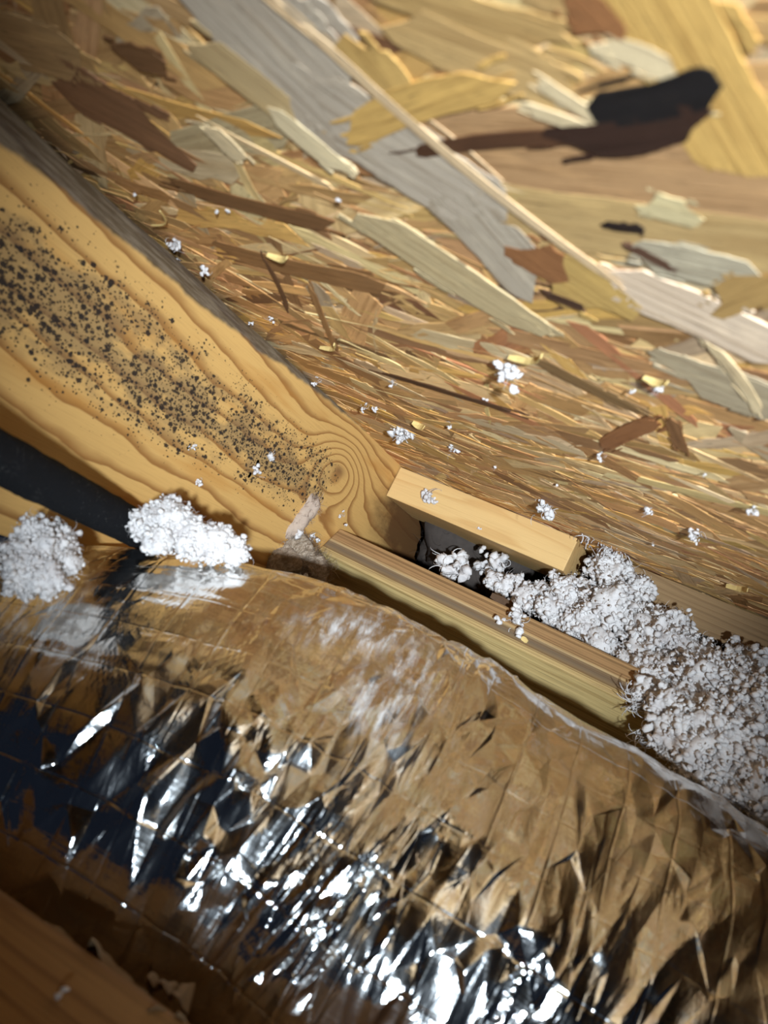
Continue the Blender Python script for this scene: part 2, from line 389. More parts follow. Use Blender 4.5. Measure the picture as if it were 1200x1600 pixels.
for a in [
    (640, 245, 1260, 300, 150, (.42, .25, .12), .0016), (690, 320, 1250, 400, 90, (.47, .32, .14), .0017),
    (1000, -60, 1190, 270, 150, GOLD, .0017), (830, -40, 1060, 60, 80, (.48, .31, .13), .0016), (895, -10, 950, 45, 60, RED, .0018),
    (940, 60, 1060, 110, 40, PALE, .0018), (520, -60, 880, 60, 60, (.46, .30, .12), .0016), (620, 30, 900, 140, 70, (.50, .33, .14), .0017),
    (320, -60, 560, 185, 135, GREY, .0019), (500, 160, 770, 335, 95, GREY, .0020), (720, 310, 835, 440, 80, (.43, .37, .29), .0020),
    (545, 205, 790, 120, 60, GOLD, .0022), (560, 60, 640, 160, 60, (.5, .32, .11), .0021),
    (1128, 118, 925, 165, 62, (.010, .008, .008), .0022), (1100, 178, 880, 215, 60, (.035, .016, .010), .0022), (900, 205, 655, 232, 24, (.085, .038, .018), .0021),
    (930, 160, 1095, 162, 24, (.50, .41, .23), .0021), (845, 120, 962, 195, 22, PALE, .0021), (825, 160, 950, 205, 18, PALE, .0021),
    (480, 30, 975, 440, 13, (.62, .46, .28), .0023), (950, 420, 1260, 560, 62, (.70, .56, .42), .0021),
    (820, 380, 880, 420, 50, RED, .0022), (870, 420, 960, 480, 70, (.50, .33, .11), .0021), (560, 330, 850, 520, 42, (.50, .40, .23), .0021),
    (430, 170, 545, 265, 26, (.66, .55, .35), .0022), (330, 195, 380, 245, 18, PALE, .0022), (310, 60, 460, 175, 40, (.48, .35, .18), .0020),
    (190, 80, 260, 95, 36, (.16, .08, .035), .0021), (110, 130, 270, 215, 60, (.20, .10, .05), .0018), (10, 60, 130, 90, 70, (.38, .24, .11), .0018),
    (1030, 655, 945, 695, 26, RED, .0022), (1050, 650, 1068, 700, 20, (.22, .11, .045), .0022), (280, 285, 520, 345, 22, (.17, .085, .035), .0020),
    (345, 385, 600, 440, 26, (.24, .125, .05), .0019), (600, 580, 800, 640, 5, (.08, .04, .02), .0021), (950, 345, 1010, 352, 12, (.02, .012, .01), .0022),
    (985, 375, 1055, 412, 12, (.10, .05, .03), .0022), (1120, 470, 1210, 430, 60, (.40, .25, .09), .0022), (860, 455, 915, 475, 10, (.07, .035, .02), .0023),
    (700, 340, 810, 300, 30, (.46, .33, .14), .0018), (1010, 310, 1090, 330, 40, (.55, .46, .26), .0020), (1000, 390, 1180, 430, 50, (.42, .37, .27), .0021),
    (1110, 530, 1190, 640, 14, PALE, .0022), (415, 400, 452, 480, 5, (.12, .06, .03), .0023), (486, 445, 525, 540, 7, (.28, .15, .06), .0023),
    (840, 560, 1000, 640, 14, (.2, .12, .05), .0019), (1050, 570, 1260, 650, 50, (.40, .33, .22), .0018),
]:
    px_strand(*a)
def strand_mesh(items, name):
    V, F, UV, TN = [], [], [], []; off = 0
    for s in items:
        V.append(s['Q']); F += [tuple(i + off for i in f) for f in s['F']]; off += len(s['Q']); UV.append(s['uv'])
        TN.append(np.repeat(np.append(s['tone'] * np.array([1.13, 1.03, .93]), 1)[None], len(s['Q']), 0))
    V = np.concatenate(V); UV = np.concatenate(UV); TN = np.concatenate(TN)
    me = mesh_np(name, V, np.array(F, np.int64))
    li = np.empty(len(me.loops), np.int32); me.loops.foreach_get('vertex_index', li)
    l = me.uv_layers.new(name='UVMap'); l.data.foreach_set('uv', UV[li].astype(np.float32).ravel())
    ca = me.attributes.new('tone', 'FLOAT_COLOR', 'POINT'); ca.data.foreach_set('color', TN.astype(np.float32).ravel())
    return me
for s in strands:
    P = D(s['uvc'][0], s['uvc'][1], 0); c = (P - CAM) @ R
    if -c[2] < .05: s['score'] = 0; continue
    x, y = project(P)
    cosi = (H / np.linalg.norm(P - CAM))
    s['score'] = (s['area'] * cosi / c[2] ** 2) * (0.25 + s['w'] / .0015) if (0 < x < 1200 and 0 < y < 960) else 0
    if s['force']: s['score'] += 1e6
strands.sort(key=lambda s: -s['score'])
for s in strands[:295]:
    q = s['Q']; c = (q.min(0) + q.max(0)) / 2; s2 = dict(s); s2['Q'] = q - c
    o = link('strand', strand_mesh([s2], 'strand'), M_STRAND, ceiling); o.location = c
o = link('strand_layer', strand_mesh(strands[295:], 'strand_layer'), M_STRAND, ceiling); o['kind'] = 'stuff'

# floor of the attic and the closed end of the eave
FLOOR_Z = CAM[2] - .665
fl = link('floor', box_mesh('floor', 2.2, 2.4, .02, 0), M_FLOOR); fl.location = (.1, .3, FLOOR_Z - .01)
tag(fl, 'dark attic floor below the duct', 'floor', kind='structure')
pb = D(0, 1.10, 0)
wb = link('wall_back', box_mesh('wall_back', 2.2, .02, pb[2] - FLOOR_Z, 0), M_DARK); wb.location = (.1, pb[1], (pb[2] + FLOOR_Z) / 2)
tag(wb, 'added fascia board, coloured near black for the darkness of the eave behind the lumber', 'wall', kind='structure')

# ------------------------------------------------------------------ rafter
def make_rafter():
    v0, v1, ns = -.35, .952, 160; vs = np.linspace(v0, v1, ns); wc = .094; vc = .3
    k = np.clip((.70 - vs) / .45, 0, 1.1); nz = vnoise(np.stack([vs * 22, vs * 0, vs * 0], 1), 3)
    bot = np.maximum(k * .020 + nz * .004 * k, .0012); back = np.maximum(k * .012 + nz * .003 * k, .001)
    prof = []
    for i, v in enumerate(vs):
        ring = [(-.038, .0022), (-back[i], .0022 + .005 * k[i]), (-back[i] * .45, bot[i] * .42), (-back[i] * .1, bot[i] * .85), (0, bot[i] + .002), (0, .10), (0, .223), (-.001, .224), (-.037, .224), (-.038, .223)]
        prof += [(v - vc, uu, -(ww - wc)) for uu, ww in ring]
    m = len(ring); F = []
    for i in range(ns - 1):
        for j in range(m):
            a, b = i * m + j, i * m + (j + 1) % m; F.append((a, b, b + m, a + m))
    F.append(tuple(range(m))); F.append(tuple((ns - 1) * m + j for j in reversed(range(m))))
    # local axes: x = down slope, y = -X..., z = roof normal
    V = np.array(prof); V[:, 1] *= -1            # local y points to -X so that (x,y,z) = (S,-X,N) stays right-handed
    me = mesh_np('rafter', V, F); bm = bmesh.new(); bm.from_mesh(me); bmesh.ops.recalc_face_normals(bm, faces=bm.faces); bm.to_mesh(me); bm.free()
    o = link('rafter', me, mat_rafter(vc, wc))
    Mx = Matrix(np.stack([SW, -XW, NW], 1).tolist()).to_4x4(); Mx.translation = Vector(D(UF, vc, wc)); o.matrix_world = Mx
    return o
rafter = make_rafter()
tag(rafter, 'golden pine rafter with black mould specks and a knot, under the roof deck', 'rafter')

# ------------------------------------------------------------------ lumber at the eave
block = deck_box('blocking_board', UF + .001, -.1925, .787, .876, .0024, .0404, M_BLOCK)
tag(block, 'short clean pale pine block fixed against the roof deck beside the rafter end', 'board')
back = deck_box('blocking_board', -.165, .55, .809, .898, .0024, .0404, M_BACKW)
tag(back, 'board in shade-darkened brown against the roof deck behind the big insulation heap', 'board')
def mat_plate():
    t = NT('striped_fir'); o = t.obj(); x, y, z = t.xyz(o)
    wp = t.math('MULTIPLY', t.math('SUBTRACT', t.noise(t.mapping(o, (4, 20, 20)), 1., 2), .5), .006)
    zz = t.math('ADD', z, wp); zn = t.math('DIVIDE', t.math('ADD', zz, .019), .038)
    c = t.ramp(zn, [(0, (.50, .34, .14)), (.16, (.52, .36, .15)), (.22, (.24, .155, .075)), (.34, (.17, .12, .075)), (.44, (.23, .15, .08)), (.47, (.52, .37, .19)), (.53, (.46, .28, .12)), (.60, (.36, .20, .085)), (1, (.42, .24, .10))])
    pin = t.noise(t.mapping(o, (1.5, 30, 750)), 1., 2, .5)
    pk = t.smooth(pin, .48, .62)
    c = t.mix(t.math('MULTIPLY', pk, .72), c, (.15, .075, .03))
    side = t.smooth(y, -.0437, -.043)
    pin2 = t.noise(t.mapping(o, (2, 160, 30)), 1., 3, .5)
    cs = t.mix(t.smooth(pin2, .45, .75), (.74, .53, .22), (.44, .28, .10))
    c = t.mix(side, c, cs)
    fine = t.noise(t.mapping(o, (20, 900, 900)), 1., 3, .6)
    c = t.mix(t.math('MULTIPLY', t.smooth(fine, .45, .72), .5), c, (.14, .08, .035))
    t.base(c, .65, .25); t.bump(t.math('ADD', fine, pin), .3, .0006)
    return t.m
M_PLATE = mat_plate()
def make_plate():
    a = math.radians(33); B = (.705, .134)
    # local y along the wide side (AB is the 38 mm edge)
    e1 = np.array([math.sin(a), -math.cos(a)]); e2 = np.array([math.cos(a), math.sin(a)])   # in (v, w)
    c = np.array(B) + e1 * .019 + e2 * .0445
    o = link('wall_plate', box_mesh('wall_plate', .80, .089, .038, .0016), M_PLATE)
    ydir = e2[0] * SW - e2[1] * NW; zdir = e1[0] * SW - e1[1] * NW
    Mx = Matrix(np.stack([XW, ydir, zdir], 1).tolist()).to_4x4(); Mx.translation = Vector(D(UF + .0015 + .40, c[0], c[1])); o.matrix_world = Mx
    return o
plate = make_plate()
tag(plate, 'striped reddish fir two by four running right from the rafter above the foil duct', 'board')

# ------------------------------------------------------------------ foil duct
AX = unit([1, -.55, .235]); FOOT = unit([(560 - 600) / FPX, -(1400 - 800) / FPX, -1]); RAD = .18; CD = .58
Q0 = FOOT * CD
perp = unit(np.cross(AX, FOOT)); perp = perp if perp[1] > 0 else -perp       # image-up side of the axis
def duct_center(t):
    t = np.asarray(t, float)[..., None]
    drop = .40 * np.clip(-t - .05, 0, None) ** 1.55
    near = .35 * np.clip(-t, 0, None) ** 1.3
    dropr = .12 * np.clip(t - .28, 0, None)
    return Q0 + t * AX - perp * (drop - dropr * 0) - FOOT * near * .5
def duct_point(t, phi, hgt):
    c = duct_center(t); e = .01
    T = duct_center(np.asarray(t) + e) - duct_center(np.asarray(t) - e); T /= np.linalg.norm(T, axis=-1, keepdims=True)
    f = -FOOT - T * (T @ -FOOT)[..., None]; f /= np.linalg.norm(f, axis=-1, keepdims=True)   # phi = 0 faces the photographer
    g = np.cross(T, f); g = g * np.sign((g @ perp))[..., None]                               # phi = 90 is the upper side
    r = (RAD - .50 * np.clip(-np.asarray(t, float) - .05, 0, .6) ** 1.5 + hgt)[..., None]
    P = c + r * (np.cos(phi)[..., None] * f + np.sin(phi)[..., None] * g)
    return CAM + P @ R.T
def make_duct():
    t0, t1 = -.75, .75; L = t1 - t0
    # random anisotropic facets: long round the duct, short along it
    pts = []
    def scatter(n, ta, tb, pa, pb):
        for _ in range(n): pts.append((rng.uniform(ta, tb), rng.uniform(pa, pb)))
    scatter(2100, -.42, .50, -1.0, 1.75)
    scatter(500, -.12, .26, -.75, .25)
    scatter(260, t0, t1, -math.pi, math.pi)
    for i in range(26):
        for p in (-math.pi, math.pi): pts.append((t0 + L * i / 25, p))
    for i in range(1, 20):
        for t in (t0, t1): pts.append((t, -math.pi + 2 * math.pi * i / 20))
    P = np.array(pts); SX, SP = 1 / .013, 1 / .030        # facet size metric
    q = np.stack([P[:, 0] * SX, P[:, 1] * RAD * SP], 1); sh = -.25
    q[:, 0] += q[:, 1] * sh
    res = delaunay_2d_cdt([Vector(v) for v in q.tolist()], [], [], 0, 1e-6)
    V = np.array([(v.x, v.y) for v in res[0]]); F = np.array([f for f in res[2] if len(f) == 3], np.int64)
    t = (V[:, 0] - V[:, 1] * sh) / SX; phi = V[:, 1] / SP / RAD
    X0 = duct_point(t, phi, np.zeros(len(t))); px, py = project(X0)
    def blob(x, y, rx, ry): return np.exp(-((px - x) / rx) ** 2 - ((py - y) / ry) ** 2)
    amp = .85 * (.0006 + .0040 * blob(620, 1060, 190, 120) + .0050 * blob(330, 1200, 260, 150) + .0030 * blob(650, 1430, 330, 170) + .0012 * blob(1000, 1350, 260, 220))
    amp *= np.where(np.abs(phi) > 1.9, .5, 1.)
    h = rng.uniform(-1, 1, len(t)) * amp + fbm(np.stack([t * 9, phi * 1.6], 1), 5, 3) * .006
    A = np.stack([t, phi, h], 1)
    for lev in range(3):                                   # split every facet in four, three times
        E = np.sort(np.concatenate([F[:, [0, 1]], F[:, [1, 2]], F[:, [2, 0]]]), 1)
        ue, inv = np.unique(E[:, 0] * len(A) + E[:, 1], return_inverse=True)
        mid = (A[ue // len(A)] + A[ue % len(A)]) / 2; n = len(A); m = inv + n; k = len(F)
        a, b, c = m[:k], m[k:2 * k], m[2 * k:]
        A = np.concatenate([A, mid])
        F = np.concatenate([np.stack([F[:, 0], a, c], 1), np.stack([a, F[:, 1], b], 1), np.stack([c, b, F[:, 2]], 1), np.stack([a, b, c], 1)])
    t, phi, h = A.T
    s2 = phi * RAD
    X0 = duct_point(t, phi, h * 0); px, py = project(X0)
    def blob(x, y, rx, ry): return np.exp(-((px - x) / rx) ** 2 - ((py - y) / ry) ** 2)
    e0 = np.concatenate([F[:, 0], F[:, 1], F[:, 2]]); e1 = np.concatenate([F[:, 1], F[:, 2], F[:, 0]])
    cnt = np.bincount(e0, minlength=len(h)).astype(float)
    for _ in range(3): h = .45 * h + .55 * np.bincount(e0, weights=h[e1], minlength=len(h)) / cnt      # soften the facet edges
    lx = t - .18 * s2
    st = np.stack([lx * 27, s2 * 13], 1)
    st = st + 1.3 * np.stack([vnoise(st * .55, 61), vnoise(st * .55 + 9, 62)], 1)
    fold = 1 - np.abs(vnoise(st, 21)) * 1.6; fold2 = 1 - np.abs(vnoise(st * 2.1 + 4, 22)) * 1.5; fold3 = 1 - np.abs(vnoise(st * 4.6 + 8, 23))
    w1 = .05 + .9 * blob(620, 1070, 190, 110) + 0.7 * blob(320, 1220, 260, 170) + .9 * blob(650, 1430, 330, 190) + .55 * blob(1000, 1330, 260, 240)
    w3 = .03 + 1.0 * blob(650, 1450, 300, 170) + .15 * blob(320, 1220, 240, 150) + .25 * blob(1000, 1330, 260, 240) + .3 * blob(620, 1070, 190, 110)
    h = h + fold * .0032 * w1 + fold2 * .0014 * (.04 + w1) + fold3 * .0013 * w3
    h = h + .0006 * vnoise(np.stack([(t - .25 * s2) * 30, s2 * 160], 1), 31) * (.3 + blob(260, 960, 300, 110))
    W = duct_point(t, phi, h)
    edge = blob(590, 1090, 50, 80) * .8 + blob(560, 975, 90, 26) * 1.2 + blob(650, 1050, 45, 45) * .6
    topl = np.exp(-((phi - 1.25) / .10) ** 2) * 0.9 + np.exp(-((phi - 1.18) / .05) ** 2) * .0
    left = blob(60, 960, 80, 60) * .8
    dust = np.clip(edge + topl + left, 0, 1.4)
    c = W.mean(0); me = mesh_np('foil_jacket', W - c, F)
    li = np.empty(len(me.loops), np.int32); me.loops.foreach_get('vertex_index', li)
    l = me.uv_layers.new(name='UVMap'); l.data.foreach_set('uv', np.stack([t, s2], 1)[li].astype(np.float32).ravel())
    ca = me.attributes.new('dust', 'FLOAT', 'POINT'); ca.data.foreach_set('value', dust.astype(np.float32))
    bm = bmesh.new(); bm.from_mesh(me); bmesh.ops.recalc_face_normals(bm, faces=bm.faces); bm.to_mesh(me); bm.free()
    o = link('insulated_duct', me, M_FOIL); o.location = c
    return o
duct = make_duct()
tag(duct, 'large crinkled silver foil insulated duct lying along the eave', 'duct')

# ------------------------------------------------------------------ pipe and joist at the left
def tube_mesh(name, pts, r, seg=28, noise=0., cap=True):
    pts = np.array(pts, float); V, F = [], []; n = len(pts)
    for i in range(n):
        T = pts[min(i + 1, n - 1)] - pts[max(i - 1, 0)]; T /= np.linalg.norm(T)
        a = np.cross(T, [0, 0, 1.]); a /= np.linalg.norm(a); b = np.cross(T, a)
        rr = r[i] if hasattr(r, '__len__') else r
        for k in range(seg):
            p = 2 * math.pi * k / seg; V.append(pts[i] + rr * (math.cos(p) * a + math.sin(p) * b))
    for i in range(n - 1):
        for k in range(seg):
            q, s = i * seg + k, i * seg + (k + 1) % seg; F.append((q, s, s + seg, q + seg))
    V = np.array(V)
    if noise:
        V = V + noise * np.stack([vnoise(V * 160, 41), vnoise(V * 160, 42), vnoise(V * 160, 43)], 1)
    if cap: F.append(tuple(reversed(range(seg)))); F.append(tuple((n - 1) * seg + k for k in range(seg)))
    return V, F
pa, pb2 = at(-5, 713, .372), at(205, 822, .53); dirp = (pb2 - pa)
pp = [pa + dirp * s for s in np.linspace(-.9, 1.12, 60)]
V, F = tube_mesh('pipe', pp, .0128, 40, .0006)
pipe = recenter('insulated_pipe', V, F, M_RUBBER, smooth=True)
tag(pipe, 'black foam covered pipe slanting in front of the rafter at the left', 'pipe')

def make_joist():
    # board on edge, near the photographer, its upper face in view
    A = at(-60, 1358, .335); B = at(345, 1612, .285)
    d = B - A; d[2] = 0; L0 = np.linalg.norm(d); d /= L0; zt = (A[2] + B[2]) / 2; n = np.array([-d[1], d[0], 0]); n = n if n[1] < 0 else -n
    L, Wd, Hh = .80, .062, zt - FLOOR_Z
    me = box_mesh('joist', L, Wd, Hh, .003); o = link('joist', me, M_JOIST)
    c = (A + B) / 2 + n * Wd / 2; c[2] = FLOOR_Z + Hh / 2
    Mx = Matrix(np.stack([d, np.cross([0, 0, 1.], d), [0, 0, 1.]], 1).tolist()).to_4x4(); Mx.translation = Vector(c); o.matrix_world = Mx
    return o
joist = make_joist()
tag(joist, 'dull brown joist edge in front of the foil duct at the bottom left corner', 'joist')

# ------------------------------------------------------------------ loose-fill insulation
def ico(sub):
    bm = bmesh.new(); bmesh.ops.create_icosphere(bm, subdivisions=sub, radius=1.)
    V = np.array([v.co[:] for v in bm.verts]); F = np.array([[v.index for v in f.verts] for f in bm.faces]); bm.free(); return V, F
ICO = {k: ico(k) for k in (1, 2, 3, 5)}
NOD = []
for k in range(10):
    V, F = ICO[2]; d = 1 + .55 * fbm(V * 1.7 + 10 * k, 50 + k, 3)
    NOD.append(V * d[:, None] * np.array([1, rng.uniform(.6, 1), rng.uniform(.45, .9)]))
def rand_rot():
    q = rng.normal(size=4); q /= np.linalg.norm(q); w, x, y, z = q
    return np.array([[1 - 2 * (y * y + z * z), 2 * (x * y - z * w), 2 * (x * z + y * w)], [2 * (x * y + z * w), 1 - 2 * (x * x + z * z), 2 * (y * z - x * w)], [2 * (x * z - y * w), 2 * (y * z + x * w), 1 - 2 * (x * x + y * y)]])
class Acc:
    def __init__(s): s.V, s.F, s.n = [], [], 0
    def add(s, V, F): s.V.append(V); s.F.append(np.asarray(F) + s.n); s.n += len(V)
    def tris(s): return np.concatenate(s.V), np.concatenate(s.F)
NOD1 = []
for k in range(14):
    V, F = ICO[1]; d = 1 + .8 * rng.uniform(-.32, .36, len(V))
    NOD1.append(V * d[:, None] * np.array([1, rng.uniform(.5, 1), rng.uniform(.3, .8)]))
def nodule(acc, p, r):
    if rng.random() < .25: acc.add(NOD[rng.integers(len(NOD))] @ rand_rot().T * r + p, ICO[2][1])
    else: acc.add(NOD1[rng.integers(len(NOD1))] @ rand_rot().T * r + p, ICO[1][1])
def curl(acc, p, L, r, n=9, sweep=None):
    """a thin curled fibre strand, three-sided tube"""
    d = rng.normal(size=3) if sweep is None else np.array(sweep) + rng.normal(size=3) * .35; d /= np.linalg.norm(d)
    ax = rng.normal(size=3); ax -= d * (ax @ d); ax /= np.linalg.norm(ax); k = rng.uniform(1, 5)
    pts = []
    q = np.array(p, float)
    for i in range(n):
        pts.append(q.copy()); q = q + d * L / n
        d = d + np.cross(ax, d) * k / n + rng.normal(size=3) * .10; d /= np.linalg.norm(d)
    rr = [r * (1 - .75 * i / n) for i in range(n)]
    V, F = tube_mesh('c', pts, rr, 3, 0, False)
    F3 = []
    for a, b, c, e in F: F3 += [(a, b, c), (a, c, e)]
    acc.add(V, F3)
def heap(blobs, n, rmin, rmax, ncurl, curlL=.014, curlr=.00035, core=True):
    acc = Acc(); B = [(at(x, y, d), r) for x, y, d, r in blobs]
    wts = np.array([r ** 2 for _, r in B]); wts /= wts.sum()
    if core:
        for p, r in B:
            V, F = ICO[5] if r > .017 else ICO[3]; k = r / .0042; dd = .95 + .45 * vnoise(V * 2.4 + p * 60, 88) + (.9 * np.abs(vnoise(V * k + p * 9, 81)) + .5 * np.abs(vnoise(V * k * 2.1, 82))) / k; acc.add(V * (dd * r * .80)[:, None] + p, F)
    for _ in range(n):
        p, r = B[rng.choice(len(B), p=wts)]; d = rng.normal(size=3); d /= np.linalg.norm(d)
        q = p + d * r * (.95 + .45 * vnoise(((d * 2.4) + p * 60)[None], 88)[0]) * rng.uniform(.9, 1.1)
        nodule(acc, q, rmin + (rmax - rmin) * rng.random() ** 2)
    for _ in range(ncurl):
        p, r = B[rng.choice(len(B), p=wts)]; d = rng.normal(size=3); d /= np.linalg.norm(d)
        curl(acc, p + d * r * (.95 + .45 * vnoise(((d * 2.4) + p * 60)[None], 88)[0]), curlL * rng.uniform(.4, 1.3), curlr * rng.uniform(.6, 1.4))
    return acc
def insul_obj(name, acc, label, cat='insulation', kind='stuff', group=None, mat=None):
    V, F = acc.tris(); o = recenter(name, V, F, mat or M_INS, smooth=True)
    return tag(o, label, cat, group, kind)
big = heap([(955, 893, .79, .022), (905, 935, .80, .020), (845, 928, .82, .014), (805, 912, .835, .010), (972, 955, .765, .032), (915, 975, .765, .018),
            (1030, 1005, .73, .033), (1075, 1050, .71, .036), (1045, 1095, .68, .028), (1060, 1150, .605, .020), (1130, 1090, .66, .042), (1100, 1160, .60, .032), (1150, 1190, .585, .030), (1045, 1110, .625, .018), (1085, 1195, .595, .014),
            (1185, 1140, .63, .042), (1190, 1225, .57, .030), (1135, 1225, .58, .018), (1250, 1180, .60, .045), (1290, 1270, .57, .040), (1008, 1085, .655, .013), (1005, 1055, .69, .014), (1180, 1060, .70, .03), (870, 965, .79, .012), (1000, 920, .775, .014), (1085, 1100, .645, .022), (1110, 1120, .625, .022), (1060, 1120, .63, .016), (1150, 1140, .615, .025), (1040, 1060, .68, .018), (1110, 1060, .675, .022), (1160, 1100, .64, .022), (1020, 1040, .70, .014), (860, 950, .79, .016), (900, 975, .775, .018), (940, 1008, .745, .017), (978, 1040, .715, .013), (825, 935, .815, .015), (790, 915, .835, .012), (770, 905, .845, .009), (880, 925, .80, .018)],
           11000, .0010, .0046, 8500, .012, .00022)
for k in range(40): curl(big, at(945 + rng.normal() * 22, 862 + rng.normal() * 10, .775), .03, .0008, 10, R @ np.array([.2, .9, .3]))
for k in range(26): curl(big, at(1000 + rng.normal() * 6, 1093 + rng.normal() * 8, .645), .022, .0008, 10, R @ np.array([-1, -.25, .1]))
for k in range(26): curl(big, at(1012 + rng.normal() * 6, 1150 + rng.normal() * 8, .63), .022, .0008, 10, R @ np.array([-1, -.35, .1]))
insul_obj('insulation_heap', big, 'big heap of white loose fill insulation spilling over the lumber at right')
mid = heap([(225, 822, .50, .010), (262, 818, .50, .015), (245, 845, .485, .009), (300, 845, .50, .013), (335, 850, .505, .012), (368, 862, .51, .010), (350, 838, .51, .007), (285, 822, .50, .010)], 1700, .0007, .0026, 1400, .007, .00016)
insul_obj('insulation_heap', mid, 'white fluffy insulation strip lying on the duct against the rafter foot')
lef = heap([(60, 862, .445, .018), (40, 895, .435, .014), (90, 850, .45, .012), (105, 880, .445, .008), (75, 905, .43, .010), (30, 865, .44, .010)], 1700, .0007, .0026, 1400, .008, .00016)
insul_obj('insulation_heap', lef, 'bluish white insulation clump on top of the duct below the black pipe')
def tuft(x, y, size_px, where, label, n=6, depth=None, curls=5, group=None, mat=None, flat=False, name='insulation_tuft', elong=(0, 0)):
    if where == 'deck': u, v = on_deck(x, y, .0035); P = D(u, v, .0035)
    elif where == 'rafter': v, w = on_rafter(x, y); P = D(UF + .0015, v, w)
    else: P = at(x, y, depth)
    dep = -((P - CAM) @ R)[2]; r = size_px / FPX * dep / 2
    acc = Acc()
    e = R @ np.array([elong[0], -elong[1], 0.]) if any(elong) else None
    for _ in range(n):
        q = P + rng.normal(size=3) * r * (.12 if flat else .38)
        if e is not None: q = q + e * rng.uniform(-1, 1) * r
        for _ in range(3): nodule(acc, q + rng.normal(size=3) * r * .16, r * rng.uniform(.18, .36) * (1.4 if n < 3 else 1))
    for _ in range(curls * 2): curl(acc, P + rng.normal(size=3) * r * .3, r * rng.uniform(.6, 1.6), r * .035)
    V, F = acc.tris()
    if where == 'deck':                                   # keep it hanging below the deck
        dv = (V - CAM) @ NW; lim = H - .0012; V = V - np.outer(np.maximum(dv - lim, 0) * .95, NW)
    if where == 'rafter':
        V[:, 0] = np.maximum(V[:, 0], UF + .0002)
    o = recenter(name, V, F, mat or M_INS, smooth=True)
    return tag(o, label, 'insulation tuft' if mat is None else 'splinter', group)
G = 'white insulation tufts clinging to the roof deck'
for a in [
    (275, 382, 30, 'deck', 'star shaped white tuft in the crack between rafter and deck, upper left', 6, None, 10),
    (278, 407, 16, 'deck', 'small round white tuft just below the star shaped one on rafter edge', 3, None, 2),
    (321, 423, 24, 'deck', 'thin white tuft lying along the rafter edge right of the star shaped one', 5, None, 3),
    (336, 329, 11, 'deck', 'left one of a pale pair of dots on deck above the star shaped tuft', 2, None, 1),
    (355, 332, 12, 'deck', 'right one of a pale pair of dots on deck above the star shaped tuft', 2, None, 1),
    (526, 312, 13, 'deck', 'lone white dot on deck below the grey strand', 2, None, 1),
    (209, 304, 11, 'deck', 'tiny white fleck at the dark gap, highest along the rafter', 2, None, 1),
    (422, 500, 15, 'deck', 'small tuft on deck where the weathered rafter edge fades', 3, None, 4),
    (392, 506, 11, 'deck', 'tiny fleck on the rafter edge just left of another small tuft', 2, None, 1),
    (498, 595, 18, 'deck', 'small white tuft on the deck edge above the knot', 3, None, 2),
    (570, 632, 17, 'deck', 'left half of a close pair of tufts right of the rafter edge', 3, None, 5),
    (585, 638, 17, 'deck', 'right half of a close pair of tufts right of the rafter edge', 4, None, 2),
    (613, 598, 17, 'deck', 'wispy curl of fibre on deck above the close pair of tufts', 1, None, 8),
    (634, 678, 40, 'deck', 'large ragged white tuft on deck above the pale pine block', 12, None, 8),
    (703, 665, 15, 'deck', 'small tuft on deck right of the large ragged one', 3, None, 2),
    (708, 702, 24, 'deck', 'forked white tuft on deck above the middle of the pale block', 4, None, 6),
    (758, 625, 10, 'deck', 'tiny white fleck below the bright tuft with yellow splinter', 2, None, 1),
    (773, 731, 11, 'deck', 'tiny white fleck on deck close above the pale block', 2, None, 1),
    (798, 579, 46, 'deck', 'bright bluish white tuft beside a yellow splinter, mid deck', 12, None, 8),
    (985, 612, 16, 'deck', 'blurry small tuft left of the one under a pale splinter', 3, None, 2),
    (1026, 608, 24, 'deck', 'white tuft under a pale upright splinter, right part of deck', 4, None, 4),
    (854, 793, 44, 'deck', 'spread white tuft on deck touching the right half of the pale block', 12, None, 12),
    (1010, 798, 26, 'deck', 'pale v shaped tuft on deck above the big heap', 4, None, 7),
    (1090, 834, 28, 'deck', 'drooping grey white tuft on deck right of the v shaped one', 5, None, 7),
    (1179, 798, 26, 'deck', 'pinkish white tuft on deck at the right border', 5, None, 4),
    (1101, 743, 10, 'deck', 'tiny dot on deck above the drooping grey tuft', 2, None, 1),
    (940, 712, 20, 'deck', 'greyish flat smear of fibre beside a reddish strand', 4, None, 3),
    (1019, 849, 9, 'deck', 'tiny ring of fibre on deck right of the heap peak', 1, None, 3),
    (868, 758, 9, 'deck', 'tiny fleck on deck above the spread tuft', 1, None, 1),
    (298, 697, 20, 'rafter', 'soft white dot on rafter among the mould specks', 3, None, 1),
    (308, 750, 23, 'rafter', 'white dot on clean rafter wood below the mould', 3, None, 1),
    (394, 738, 34, 'rafter', 'brightest white tuft on rafter left of the knot', 5, None, 1),
    (421, 712, 22, 'rafter', 'thin upright white loop on rafter near the knot', 2, None, 4),
]:
    tuft(*a, group=G if a[3] == 'deck' else 'white insulation tufts on the rafter')
def plate_depth(x, y):   # depth of the striped board's upper face along a ray
    a = math.radians(33); n = math.cos(a) * SW + math.sin(a) * -NW; n = n / np.linalg.norm(n)
    p = D(0, .705, .134) - CAM; return (p @ n) / (ray(x, y) @ n)
t = tuft(672, 773, 34, 'at', 'flat bluish white smear of fibre stuck on the face of the pale block', 9, .872, 3, flat=False)
tuft(748, 825, 10, 'at', 'tiny white smudge low on the pale block', 2, .842, 1)
tuft(536, 805, 12, 'at', 'small white wisp on the rafter just above the striped board end', 2, .825, 4)
tuft(538, 823, 9, 'at', 'tiny white bead on the end corner of the striped board', 1, .822, 1)
tuft(806, 965, 44, 'at', 'white tuft tipped over the back edge of the striped board', 14, plate_depth(806, 965) - .006, 8, elong=(.5, .5))
